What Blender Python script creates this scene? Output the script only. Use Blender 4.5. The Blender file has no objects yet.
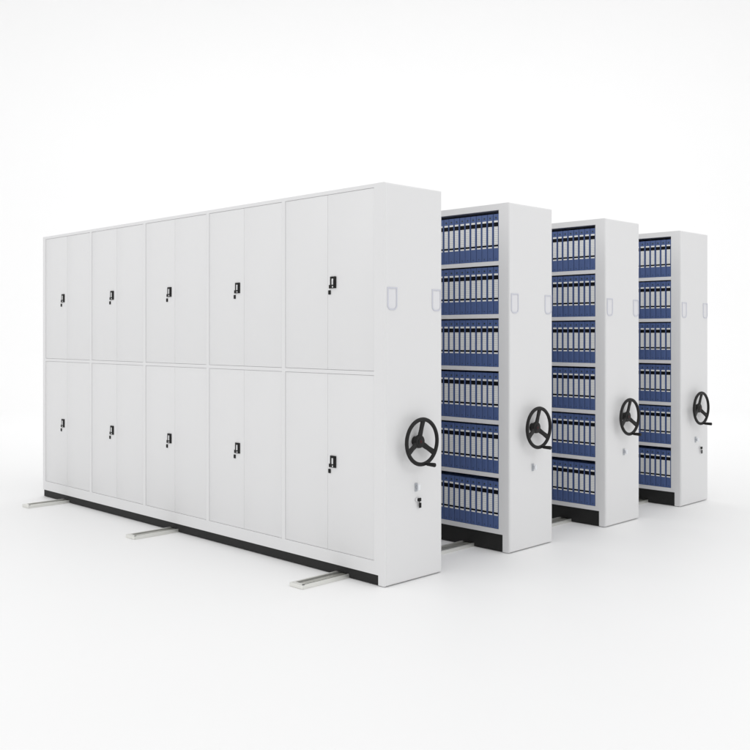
import bpy, bmesh, math, random
from mathutils import Matrix, Vector
random.seed(7)
SC = bpy.context.scene
COL = SC.collection

# ---------------------------------------------------------------- camera
cam_d = bpy.data.cameras.new('camera')
cam = bpy.data.objects.new('camera', cam_d); COL.objects.link(cam)
YAW = 0.7866
cam.location = (-3.9405, -3.8618, 1.4963)
cam.rotation_euler = (math.radians(90), 0, YAW - math.pi / 2)
cam_d.sensor_width = 36; cam_d.lens = 36 * 934.85 / 750
cam_d.shift_y = -(375 - 334.67) / 750
cam_d.clip_start = 0.05; cam_d.clip_end = 200
SC.camera = cam

# ---------------------------------------------------------------- world and lamps
w = bpy.data.worlds.new('World'); SC.world = w; w.use_nodes = True
bg = w.node_tree.nodes['Background']
bg.inputs['Color'].default_value = (1.0, 1.0, 1.0, 1)
bg.inputs['Strength'].default_value = 0.90

def area(name, loc, target, sx, sy, power, col=(1, 1, 1)):
    d = bpy.data.lights.new(name, 'AREA'); d.shape = 'RECTANGLE'
    d.size = sx; d.size_y = sy; d.energy = power; d.color = col
    o = bpy.data.objects.new(name, d); COL.objects.link(o)
    o.location = loc
    o.rotation_euler = (Vector(target) - Vector(loc)).to_track_quat('-Z', 'Y').to_euler()
    return o
area('softbox_key', (1.5, -6.5, 6.0), (1.5, 1.0, 0.8), 4.0, 3.0, 60)
area('softbox_left', (-7.0, 3.0, 5.5), (0.0, 2.2, 0.9), 5.0, 3.0, 70)
area('backdrop_wash', (6.5, 6.5, 8.5), (11.5, 11.5, 0.0), 12.0, 3.0, 330)  # added light that lifts the backdrop towards white
area('floor_fill_top', (1.0, 0.5, 7.5), (1.0, 0.5, 0.0), 9.0, 9.0, 85)  # added overhead fill, brightens the floor more than the upright faces

SC.view_settings.view_transform = 'Standard'
SC.view_settings.look = 'None'
SC.view_settings.exposure = 0
SC.view_settings.gamma = 1
SC.view_settings.use_curve_mapping = False
SC.cycles.max_bounces = 10
SC.cycles.diffuse_bounces = 6

# ---------------------------------------------------------------- materials
def mat(name, color, rough=0.5, metal=0.0, noise=0.0, nscale=30.0, bump=0.0, bscale=400.0, spec=0.5, coat=0.0):
    m = bpy.data.materials.new(name); m.use_nodes = True
    nt = m.node_tree; b = nt.nodes['Principled BSDF']
    b.inputs['Base Color'].default_value = (*color, 1)
    b.inputs['Roughness'].default_value = rough
    b.inputs['Metallic'].default_value = metal
    b.inputs['Specular IOR Level'].default_value = spec
    b.inputs['Coat Weight'].default_value = coat
    tc = nt.nodes.new('ShaderNodeTexCoord')
    if noise > 0:
        n = nt.nodes.new('ShaderNodeTexNoise'); n.inputs['Scale'].default_value = nscale
        n.inputs['Detail'].default_value = 5
        nt.links.new(tc.outputs['Object'], n.inputs['Vector'])
        mr = nt.nodes.new('ShaderNodeMapRange')
        mr.inputs['To Min'].default_value = 1 - noise; mr.inputs['To Max'].default_value = 1 + noise
        nt.links.new(n.outputs['Fac'], mr.inputs['Value'])
        mx = nt.nodes.new('ShaderNodeVectorMath'); mx.operation = 'SCALE'
        mx.inputs[0].default_value = color
        nt.links.new(mr.outputs['Result'], mx.inputs['Scale'])
        nt.links.new(mx.outputs['Vector'], b.inputs['Base Color'])
    if bump > 0:
        n2 = nt.nodes.new('ShaderNodeTexNoise'); n2.inputs['Scale'].default_value = bscale
        nt.links.new(tc.outputs['Object'], n2.inputs['Vector'])
        bp = nt.nodes.new('ShaderNodeBump'); bp.inputs['Strength'].default_value = bump
        bp.inputs['Distance'].default_value = 0.0006
        nt.links.new(n2.outputs['Fac'], bp.inputs['Height'])
        nt.links.new(bp.outputs['Normal'], b.inputs['Normal'])
    return m

M = {}
M['steel'] = mat('white_powder_coat', (0.74, 0.74, 0.745), 0.42, noise=0.008, nscale=3, bump=0.12, bscale=500)
M['inner'] = mat('shelf_powder_coat', (0.73, 0.73, 0.74), 0.45, noise=0.01, nscale=4, bump=0.1, bscale=500)
M['back'] = mat('back_panel_grey', (0.30, 0.31, 0.33), 0.6, noise=0.02)
M['base'] = mat('black_base', (0.017, 0.017, 0.017), 0.6, spec=0.25, noise=0.06, nscale=8, bump=0.15)
M['black'] = mat('black_plastic', (0.012, 0.012, 0.012), 0.42, spec=0.25, noise=0.1, nscale=60, bump=0.2, bscale=900)
M['gloss_black'] = mat('gloss_black', (0.005, 0.005, 0.005), 0.35, spec=0.2)
M['wheel'] = mat('moulded_black_plastic', (0.011, 0.0105, 0.0105), 0.5, spec=0.25, noise=0.1, nscale=50, bump=0.3, bscale=700)
M['chrome'] = mat('brushed_metal', (0.72, 0.72, 0.73), 0.28, metal=1.0, noise=0.03)
M['red'] = mat('dull_red_mark', (0.05, 0.010, 0.012), 0.5, spec=0.2)
M['rail'] = mat('rail_steel', (0.80, 0.80, 0.765), 0.36, metal=0.65, noise=0.03, nscale=12, bump=0.1)
M['rail_mid'] = mat('grey_track_steel', (0.46, 0.46, 0.42), 0.38, metal=0.6, noise=0.08, nscale=20)  # mid-grey steel, darker than the rail channel
M['rail_dark'] = mat('rail_groove', (0.05, 0.05, 0.045), 0.6, noise=0.1, nscale=20)
M['knob_base'] = mat('shade_grey_knob_base', (0.42, 0.44, 0.47), 0.3)  # grey puts the white knob's shaded side into the base colour
M['knob'] = mat('white_gloss_knob', (0.82, 0.84, 0.87), 0.15, coat=0.5)
M['holder'] = mat('clear_grey_plastic', (0.60, 0.61, 0.67), 0.3)
M['card'] = mat('blank_card', (0.73, 0.73, 0.752), 0.6)
M['floor'] = mat('white_studio_floor', (0.90, 0.90, 0.90), 0.55, noise=0.006, nscale=0.8, bump=0.05, bscale=150, spec=0.3)
M['blue'] = mat('blue_binder_cloth', (0.062, 0.106, 0.262), 0.5, noise=0.07, nscale=120, bump=0.3, bscale=900)
M['band'] = mat('black_label_band', (0.004, 0.004, 0.006), 0.5, spec=0.12)
M['white_label'] = mat('white_label', (0.80, 0.80, 0.78), 0.5)
M['rivet'] = mat('dark_rivet', (0.02, 0.035, 0.03), 0.35)

# ruled label paper
m = bpy.data.materials.new('ruled_label_paper'); m.use_nodes = True
nt = m.node_tree; b = nt.nodes['Principled BSDF']; b.inputs['Roughness'].default_value = 0.6
tc = nt.nodes.new('ShaderNodeTexCoord'); sp = nt.nodes.new('ShaderNodeSeparateXYZ')
nt.links.new(tc.outputs['Object'], sp.inputs[0])
ma = nt.nodes.new('ShaderNodeMath'); ma.operation = 'FRACT'
mm = nt.nodes.new('ShaderNodeMath'); mm.operation = 'MULTIPLY'; mm.inputs[1].default_value = 1 / 0.0135
nt.links.new(sp.outputs['Z'], mm.inputs[0]); nt.links.new(mm.outputs[0], ma.inputs[0])
gt = nt.nodes.new('ShaderNodeMath'); gt.operation = 'LESS_THAN'; gt.inputs[1].default_value = 0.22
nt.links.new(ma.outputs[0], gt.inputs[0])
mx = nt.nodes.new('ShaderNodeMix'); mx.data_type = 'RGBA'
mx.inputs[6].default_value = (0.78, 0.78, 0.76, 1); mx.inputs[7].default_value = (0.52, 0.54, 0.58, 1)
nt.links.new(gt.outputs[0], mx.inputs[0]); nt.links.new(mx.outputs[2], b.inputs['Base Color'])
M['ruled'] = m

# ---------------------------------------------------------------- mesh helpers
class MB:
    def __init__(self): self.bm = bmesh.new()
    def box(self, x0, x1, y0, y1, z0, z1, bev=0.0, seg=2, sel=None, mi=0):
        t = bmesh.new(); r = bmesh.ops.create_cube(t, size=1)
        for v in t.verts:
            v.co = Vector((x0 if v.co.x < 0 else x1, y0 if v.co.y < 0 else y1, z0 if v.co.z < 0 else z1))
        if bev > 0:
            ed = [e for e in t.edges if sel is None or sel(e)]
            bmesh.ops.bevel(t, geom=ed, offset=bev, segments=seg, affect='EDGES', profile=0.5)
        return self._join(t, mi)
    def cyl(self, p0, p1, r0, r1=None, n=24, mi=0, bev=0.0):
        r1 = r0 if r1 is None else r1
        p0, p1 = Vector(p0), Vector(p1); d = p1 - p0
        t = bmesh.new(); bmesh.ops.create_cone(t, cap_ends=True, segments=n, radius1=r0, radius2=r1, depth=d.length)
        if bev > 0:
            ed = [e for e in t.edges if abs(e.verts[0].co.z - e.verts[1].co.z) < 1e-6]
            bmesh.ops.bevel(t, geom=ed, offset=bev, segments=3, affect='EDGES', profile=0.5)
        q = Vector((0, 0, 1)).rotation_difference(d.normalized()).to_matrix().to_4x4()
        bmesh.ops.transform(t, matrix=Matrix.Translation((p0 + p1) / 2) @ q, verts=t.verts)
        return self._join(t, mi)
    def prism(self, pts, y0, y1, mi=0, bev=0.0):
        """outline in the xz plane, extruded along y"""
        t = bmesh.new()
        a = [t.verts.new((x, y0, z)) for x, z in pts]; b = [t.verts.new((x, y1, z)) for x, z in pts]
        n = len(pts); t.faces.new(a); t.faces.new(b[::-1])
        for i in range(n): t.faces.new((a[i], b[i], b[(i + 1) % n], a[(i + 1) % n]))
        bmesh.ops.recalc_face_normals(t, faces=t.faces)
        if bev > 0: bmesh.ops.bevel(t, geom=t.edges[:], offset=bev, segments=2, affect='EDGES', profile=0.5)
        return self._join(t, mi)
    def ring(self, cx, cy, cz, R, ra, rb, n=72, k=14, mi=0):
        """torus in the xz plane, oval section"""
        t = bmesh.new(); rows = []
        for i in range(n):
            a = 2 * math.pi * i / n; row = []
            for j in range(k):
                b = 2 * math.pi * j / k; r = R + ra * math.cos(b)
                row.append(t.verts.new((cx + r * math.cos(a), cy + rb * math.sin(b), cz + r * math.sin(a))))
            rows.append(row)
        for i in range(n):
            for j in range(k):
                t.faces.new((rows[i][j], rows[(i + 1) % n][j], rows[(i + 1) % n][(j + 1) % k], rows[i][(j + 1) % k]))
        bmesh.ops.recalc_face_normals(t, faces=t.faces)
        return self._join(t, mi)
    def _join(self, t, mi):
        for f in t.faces: f.material_index = mi
        me = bpy.data.meshes.new('tmp'); t.to_mesh(me); t.free(); self.bm.from_mesh(me)
        bpy.data.meshes.remove(me); return self
    def build(self, name, mats, parent=None, smooth=True, loc=None):
        me = bpy.data.meshes.new(name); self.bm.to_mesh(me); self.bm.free()
        for m_ in (mats if isinstance(mats, (list, tuple)) else [mats]): me.materials.append(M[m_])
        if smooth:
            me.polygons.foreach_set('use_smooth', [True] * len(me.polygons))
            me.set_sharp_from_angle(angle=math.radians(35))
        o = bpy.data.objects.new(name, me); COL.objects.link(o)
        if parent: o.parent = parent
        if loc: o.location = loc
        return o

def thing(name, label, cat, loc=(0, 0, 0), group=None):
    o = bpy.data.objects.new(name, None); COL.objects.link(o); o.location = loc
    o.empty_display_size = 0.1
    o['label'] = label; o['category'] = cat
    if group: o['group'] = group
    return o

# ---------------------------------------------------------------- setting: floor sweeping up into a backdrop
def sweep():
    bm = bmesh.new()
    cx, cy = 1.5, 1.5
    prof = [(0.0, 0.0), (4, 0), (7, 0), (10, 0), (12, 0)]
    R0, rc = 12.0, 5.0
    for i in range(1, 17):
        a = math.pi / 2 * i / 16
        prof.append((R0 + rc * math.sin(a), rc * (1 - math.cos(a))))
    prof.append((R0 + rc, 11.0))
    a0 = YAW - math.radians(95); a1 = YAW + math.radians(95); n = 96
    rows = []
    centre = bm.verts.new((cx, cy, 0))
    for i in range(n + 1):
        a = a0 + (a1 - a0) * i / n
        rows.append([bm.verts.new((cx + r * math.cos(a), cy + r * math.sin(a), z)) for r, z in prof[1:]])
    for i in range(n):
        bm.faces.new((centre, rows[i][0], rows[i + 1][0]))
        for j in range(len(prof) - 2):
            bm.faces.new((rows[i][j], rows[i][j + 1], rows[i + 1][j + 1], rows[i + 1][j]))
    # the camera side: flat floor only
    n2 = 40; prev = rows[n]
    for i in range(1, n2 + 1):
        a = a1 + (2 * math.pi - (a1 - a0)) * i / n2
        cur = rows[0] if i == n2 else [bm.verts.new((cx + r * math.cos(a), cy + r * math.sin(a), 0)) for r in (4, 7, 10, 12)]
        bm.faces.new((centre, prev[0], cur[0]))
        for j in range(3): bm.faces.new((prev[j], prev[j + 1], cur[j + 1], cur[j]))
        prev = cur
    bmesh.ops.recalc_face_normals(bm, faces=bm.faces)
    me = bpy.data.meshes.new('floor'); bm.to_mesh(me); bm.free()
    me.polygons.foreach_set('use_smooth', [True] * len(me.polygons))
    me.materials.append(M['floor'])
    o = bpy.data.objects.new('floor', me); COL.objects.link(o); o['kind'] = 'structure'
sweep()

# ---------------------------------------------------------------- dimensions
H, W, L = 2.40, 0.509, 4.444
EP = 0.061                                  # end panel thickness
RAILS = (0.378, 2.262, 4.000)               # rail centre lines
RAIL_HW = 0.058
SEAMS = [0.512 + 0.866 * k for k in range(5)]
HALF = 0.415
UNIT_X = (0.0, 1.209, 2.438, 3.6595)

def end_parts(root, lock):
    # end panel: rounded outer vertical corners
    e = MB().box(0, W, 0, EP, 0.005, H, bev=0.015, seg=4,
                 sel=lambda e: all(v.co.y < 1e-4 for v in e.verts))
    e.build('end_panel', 'steel', root)
    for xa in (0.014, 0.411):               # two clear card holders, square top and rounded foot
        xb = xa + 0.084; z0, z1 = 1.643, 1.779; r = 0.030
        def outline(i):
            pts = [(xa + i, z1 - i), (xb - i, z1 - i)]
            rr = r - i
            for k in range(9):
                a = -math.pi / 2 * k / 8
                pts.append((xb - r + rr * math.cos(a), z0 + r + rr * math.sin(a)))
            for k in range(9):
                a = -math.pi / 2 - math.pi / 2 * k / 8
                pts.append((xa + r + rr * math.cos(a), z0 + r + rr * math.sin(a)))
            return pts
        o_, i_ = outline(0), outline(0.0085)
        t = bmesh.new(); n = len(o_)
        ring = []
        for pts, y in ((o_, 0.0), (o_, -0.004), (i_, -0.004), (i_, 0.0)):
            ring.append([t.verts.new((x, y, z)) for x, z in pts])
        for a in range(3):
            for k in range(n):
                t.faces.new((ring[a][k], ring[a][(k + 1) % n], ring[a + 1][(k + 1) % n], ring[a + 1][k]))
        bmesh.ops.recalc_face_normals(t, faces=t.faces)
        mb = MB(); mb._join(t, 0)
        h = mb.build('card_holder', 'holder', root)
        MB().prism(outline(0.009), -0.0008, -0.0002).build('card', 'card', h, smooth=False)
    # hand wheel
    cx, cz, py = 0.2546, 0.848, -0.060
    rim = MB().ring(cx, py, cz, 0.1360, 0.0125, 0.0110).build('hand_wheel', 'wheel', root)
    hy = -0.049
    MB().cyl((cx, 0.0, cz), (cx, hy + 0.012, cz), 0.030, 0.034, n=40).build('axle', 'wheel', rim)
    MB().cyl((cx, hy + 0.022, cz), (cx, hy, cz), 0.0415, 0.0385, n=48, bev=0.005).build('hub', 'wheel', rim)
    hb = MB().cyl((cx, hy + 0.0004, cz), (cx, hy - 0.0030, cz), 0.021, n=32, bev=0.001)
    hb.cyl((cx, hy - 0.0028, cz), (cx, hy - 0.0042, cz), 0.009, n=20, mi=1)
    hb.build('hub_cap', ['wheel', 'red'], rim)
    for ang in (86, -34, 206):              # spokes lean out from the sunk hub to the rim
        a = math.radians(ang); ca, sa = math.cos(a), math.sin(a)
        def P(r, s): return (cx + r * ca - s * sa, cz + r * sa + s * ca)
        mb = MB().prism([P(0.030, -0.018), P(0.080, -0.0150), P(0.132, -0.0185), P(0.132, 0.0185), P(0.080, 0.0150), P(0.030, 0.018)],
                        -0.006, 0.006, bev=0.0035)
        for v in mb.bm.verts:
            r = ((v.co.x - cx) * ca + (v.co.z - cz) * sa)
            v.co.y += hy + 0.010 + (py - hy - 0.010) * min(1, max(0, (r - 0.03) / 0.10))
        mb.build('spoke', 'wheel', rim)
    a = math.radians(-80)
    gx, gz = cx + 0.137 * math.cos(a), cz + 0.137 * math.sin(a)
    g = MB().cyl((gx, py, gz), (gx, py - 0.024, gz), 0.008, 0.008)
    g.cyl((gx, py - 0.018, gz), (gx, py - 0.084, gz), 0.0105, 0.0130, bev=0.004)
    g.build('crank_grip', 'wheel', rim)
    # brake knob
    k = MB().box(0.253, 0.277, -0.004, -0.0003, 0.540, 0.592, bev=0.0018)
    k.cyl((0.266, -0.003, 0.566), (0.266, -0.016, 0.566), 0.0105, 0.010, bev=0.002)
    k.build('brake_knob', 'knob_base', root)
    kk = MB().box(0.259, 0.273, -0.034, -0.0158, 0.549, 0.588, bev=0.0055, seg=3).build('knob_lever', 'knob', root)
    if lock:
        c = MB().cyl((0.268, 0.0, 0.489), (0.268, -0.010, 0.489), 0.012, bev=0.002, mi=0)
        c.box(0.272, 0.296, -0.018, -0.0102, 0.478, 0.500, bev=0.003, mi=1)
        c.box(0.281, 0.285, -0.0150, -0.0120, 0.462, 0.479, mi=1)
        c.box(0.279, 0.299, -0.016, -0.010, 0.438, 0.470, bev=0.003, mi=1)
        c.build('key_lock', ['chrome', 'gloss_black'], root)

def base_mesh(x0, x1, y0, y1, z1):
    """plinth with notches where it rides over the rails"""
    mb = MB(); y = y0
    cuts = []
    for r in RAILS: cuts += [(r - RAIL_HW - 0.0015, r + RAIL_HW + 0.0015)]
    for a, b in cuts:
        mb.box(x0, x1, y, a, 0.004, 0.0262)
        y = b
    mb.box(x0, x1, y, y1, 0.004, 0.0262)
    mb.box(x0, x1, y0, y1, 0.0262, z1)
    return mb

# ---------------------------------------------------------------- closed unit with doors
def closed_unit():
    root = thing('locker_cabinet', 'long white closed steel cabinet with ten pairs of doors, nearest the viewer', 'cabinet')
    end_parts(root, True)
    x1 = W - 0.001
    # carcass behind the doors and the front frame around them
    MB().box(0.0165, x1, EP, L - 0.0, 0.0643, H - 0.0005).build('carcass', 'steel', root, smooth=False)
    f = MB()
    zb0, zb1, zm0, zm1, zt0, zt1 = 0.0643, 0.146, 1.253, 1.277, 2.376, H - 0.0005
    xs = (0.0, 0.0164)
    f.box(*xs, EP, L, zb0, zb1); f.box(*xs, EP, L, zt0, zt1)
    ys = [EP]
    for s in SEAMS: ys += [s - HALF, s + HALF]
    ys.append(L)
    for i in range(0, len(ys), 2):
        f.box(*xs, ys[i], ys[i + 1], zb1, zm0); f.box(*xs, ys[i], ys[i + 1], zm1, zt0)
        f.box(*xs, ys[i], ys[i + 1], zm0, zm1)
    for i in range(1, len(ys) - 1, 2): f.box(*xs, ys[i], ys[i + 1], zm0, zm1)
    f.build('door_frame', 'steel', root, smooth=False)
    base_mesh(0.006, W - 0.02, EP + 0.0005, L - 0.012, 0.0642).build('plinth', 'base', root, smooth=False)
    g = 0.0015
    for k, s in enumerate(SEAMS):
        for z0, z1, hz in ((zb1, zm0, 0.700), (zm1, zt0, 1.820)):
            for side in (-1, 1):
                ya, yb = (s - HALF + g, s - g * .4) if side < 0 else (s + g * .4, s + HALF - g)
                d = MB().box(0.0018, 0.0145, ya, yb, z0 + g, z1 - g, bev=0.0015, seg=2).build('door', 'steel', root)
                if (side < 0) != (k == 0): continue
                hy = s - 0.055 if k == 0 else s + 0.070
                h = MB().box(-0.0060, 0.0017, hy - 0.026, hy + 0.026, hz - 0.034, hz + 0.040, bev=0.002, mi=0)
                h.box(-0.0055, 0.0017, hy + 0.0262, hy + 0.037, hz - 0.034, hz - 0.012, bev=0.0015, mi=0)
                h.box(-0.0100, -0.0061, hy - 0.007, hy + 0.007, hz - 0.012, hz + 0.026, bev=0.002, mi=1)
                h.box(-0.0085, -0.0061, hy - 0.006, hy + 0.004, hz - 0.030, hz - 0.020, bev=0.001, mi=1)
                h.build('door_handle', ['gloss_black', 'chrome'], d)
                kl = MB().box(-0.0045, 0.0017, hy + 0.024, hy + 0.045, hz - 0.072, hz - 0.045, bev=0.003, mi=0)
                kl.build('key_lock', 'gloss_black', d)
    return root
closed_unit()

# ---------------------------------------------------------------- open shelving unit
SHELF_Z = (2.004, 1.6385, 1.273, 0.9045, 0.537, 0.155)    # the level each row of binders stands on
def open_unit():
    root = thing('shelving_unit', '', 'shelving unit')
    x1 = W - 0.001
    zt = 2.356; oy = 0.0940; ft = 0.0292
    base_mesh(0.010, W - 0.02, EP + 0.0005, L - 0.012, 0.1218).build('plinth', 'base', root, smooth=False)
    MB().box(0.0, x1 - .003, EP, L, zt, H - 0.0005).build('top_panel', 'steel', root, smooth=False)
    MB().box(0.0, x1 - .003, EP, L, 0.122, 0.155).build('bottom_panel', 'inner', root, smooth=False)
    MB().box(x1 - 0.0029, x1, EP, L, 0.122, H - 0.0005).build('rear_panel', 'steel', root, smooth=False)
    MB().box(0.262, 0.266, oy, L - 0.03, 0.155, zt).build('middle_panel', 'back', root, smooth=False)
    MB().box(0.0, x1 - .003, EP, oy, 0.155, zt).build('side_panel', 'steel', root, smooth=False)
    MB().box(0.0, x1 - .003, L - 0.03, L, 0.155, zt).build('side_panel', 'steel', root, smooth=False)
    ys = [oy] + [0.945 + 0.866 * k for k in range(4)] + [L - 0.03]
    for y in ys[1:-1]:
        MB().box(0.0, 0.2615, y - 0.017, y + 0.017, 0.155, zt).build('divider', 'steel', root, smooth=False)
    for k in range(5):
        ya = ys[k] + (0.017 if k else 0); yb = ys[k + 1] - (0.017 if k < 4 else 0)
        for z in SHELF_Z[:-1]:
            s = MB().box(0.001, 0.004, ya, yb, z - ft, z, bev=0.001)
            s.box(0.0041, 0.2615, ya, yb, z - 0.004, z - 0.0001)
            s.build('shelf', 'inner', root, smooth=False)
    end_parts(root, False)
    return root

def copy_tree(o, parent=None):
    c = o.copy(); COL.objects.link(c)
    if parent: c.parent = parent
    for ch in list(o.children): copy_tree(ch, c)
    return c

proto = open_unit(); proto.location = (UNIT_X[1], 0, 0)
GRP = 'open shelving units full of binders'
units = [proto, copy_tree(proto), copy_tree(proto)]
names = ['white open shelving unit of blue binders, standing right behind the closed cabinet',
         'white open shelving unit of blue binders, middle one of the three open units',
         'white open shelving unit of blue binders, farthest right, key lock under its brake knob']
for u, x, n in zip(units, UNIT_X[1:], names):
    u.location = (x, 0, 0); u['label'] = n; u['group'] = GRP
# only the last unit carries a key lock like the closed cabinet's
src = [o for o in bpy.data.objects if o.name.startswith('key_lock') and o.parent and o.parent.name == 'locker_cabinet'][0]
kl = src.copy(); COL.objects.link(kl); kl.parent = units[2]; kl.location = (0.074, 0, -0.003)

# ---------------------------------------------------------------- rails
def rail(y, label):
    root = thing('floor_rail', label, 'rail', (0, y, 0), 'floor rails the cabinets roll on')
    x0, x1, hw = -0.362, 4.53, RAIL_HW
    top = lambda e: all(v.co.z > 0.020 for v in e.verts)
    r = MB()
    r.box(x0, x1, -hw, hw, 0.0005, 0.006)                       # bed
    r.box(x0, x1, -hw, -hw + 0.0128, 0.006, 0.0245, bev=0.0025, sel=top)
    r.box(x0, x1, hw - 0.0128, hw, 0.006, 0.0245, bev=0.0025, sel=top)
    r.build('channel', 'rail', root, smooth=False)
    MB().box(x0 + 0.023, x1, -0.020, 0.020, 0.0061, 0.0185, bev=0.002).build('track_bar', 'rail_mid', root, smooth=False)
    g = MB().box(x0 + 0.023, x1, -hw + 0.0130, -0.0202, 0.0061, 0.0075)
    g.box(x0 + 0.023, x1, 0.0202, hw - 0.0130, 0.0061, 0.0075)
    g.build('groove', 'rail_dark', root, smooth=False)
    c = MB().box(x0 - 0.010, x0 - 0.0001, -hw - 0.001, hw + 0.001, 0.0005, 0.0250, bev=0.003)
    c.box(x0 - 0.0001, x0 + 0.022, -hw + 0.0132, hw - 0.0132, 0.0062, 0.0245)
    c.build('end_cap', 'rail', root, smooth=False)
    MB().cyl((x0 + 0.008, -hw + 0.010, 0.0220), (x0 + 0.008, -hw + 0.010, 0.0258), 0.0085, n=20).build('screw', 'black', root)
rail(RAILS[0], 'white steel floor rail, nearest to the end panels and hand wheels')
rail(RAILS[1], 'white steel floor rail in the middle of the three')
rail(RAILS[2], 'white steel floor rail farthest left, under the far end of the cabinets')

# ---------------------------------------------------------------- binders
PITCH = 0.0504
def make_binder():
    root = thing('binder', '', 'binder', group='blue binders on the shelves')
    hh = 0.326; hw = 0.0240
    # local: origin at foot of spine, spine faces -x, depth towards +x
    c = MB()
    c.box(0.0, 0.238, -hw, hw, 0.0005, hh, bev=0.0045, seg=3,
          sel=lambda e: all(v.co.x < 1e-5 for v in e.verts) and abs(e.verts[0].co.z - e.verts[1].co.z) > .1)
    c.build('cover', 'blue', root)
    lw = 0.0162
    l = MB()
    def strip(z0, z1, mi, w_=lw, x=-0.0010): l.box(x, -0.0001, -w_, w_, z0, z1, mi=mi)
    strip(0.2685, 0.2810, 0)
    strip(0.2395, 0.2683, 1, lw + 0.0020, -0.0014)
    strip(0.1140, 0.2393, 2)
    strip(0.1010, 0.1138, 1, lw + 0.0010, -0.0014)
    strip(0.0905, 0.1008, 0)
    l.build('spine_label', ['white_label', 'band', 'ruled'], root, smooth=False)
    MB().cyl((0, 0, 0.3000), (-0.0015, 0, 0.3000), 0.0062, n=16).build('emblem', 'rivet', root)
    MB().cyl((0, 0, 0.0180), (-0.0012, 0, 0.0180), 0.0032, n=12).build('rivet', 'rivet', root)
    return root
ORD = ['first', 'second', 'third', 'fourth', 'fifth', 'sixth', 'seventh', 'eighth', 'ninth', 'tenth', 'eleventh',
       'twelfth', 'thirteenth', 'fourteenth', 'fifteenth', 'sixteenth']
ROW = ['top', 'second', 'third', 'fourth', 'fifth', 'bottom']
UN = ['nearest', 'middle', 'farthest']
b0 = make_binder(); first = True
for u in range(3):
    for r in range(6):
        for k in range(16):
            if first: b_ = b0; first = False
            else: b_ = copy_tree(b0)
            b_.location = (UNIT_X[u + 1] + 0.0035 + random.uniform(-0.0012, 0.0018),
                           0.0945 + PITCH * (k + 0.5) + random.uniform(-0.0004, 0.0004), SHELF_Z[r])
            b_.rotation_euler = (0, 0, random.uniform(-0.004, 0.004))
            rt = ROW[r] + (' shelf' if r in (0, 5) else ' shelf down')
            b_['label'] = f'blue binder, {ORD[k]} from the right, {rt}, {UN[u]} open shelving unit'
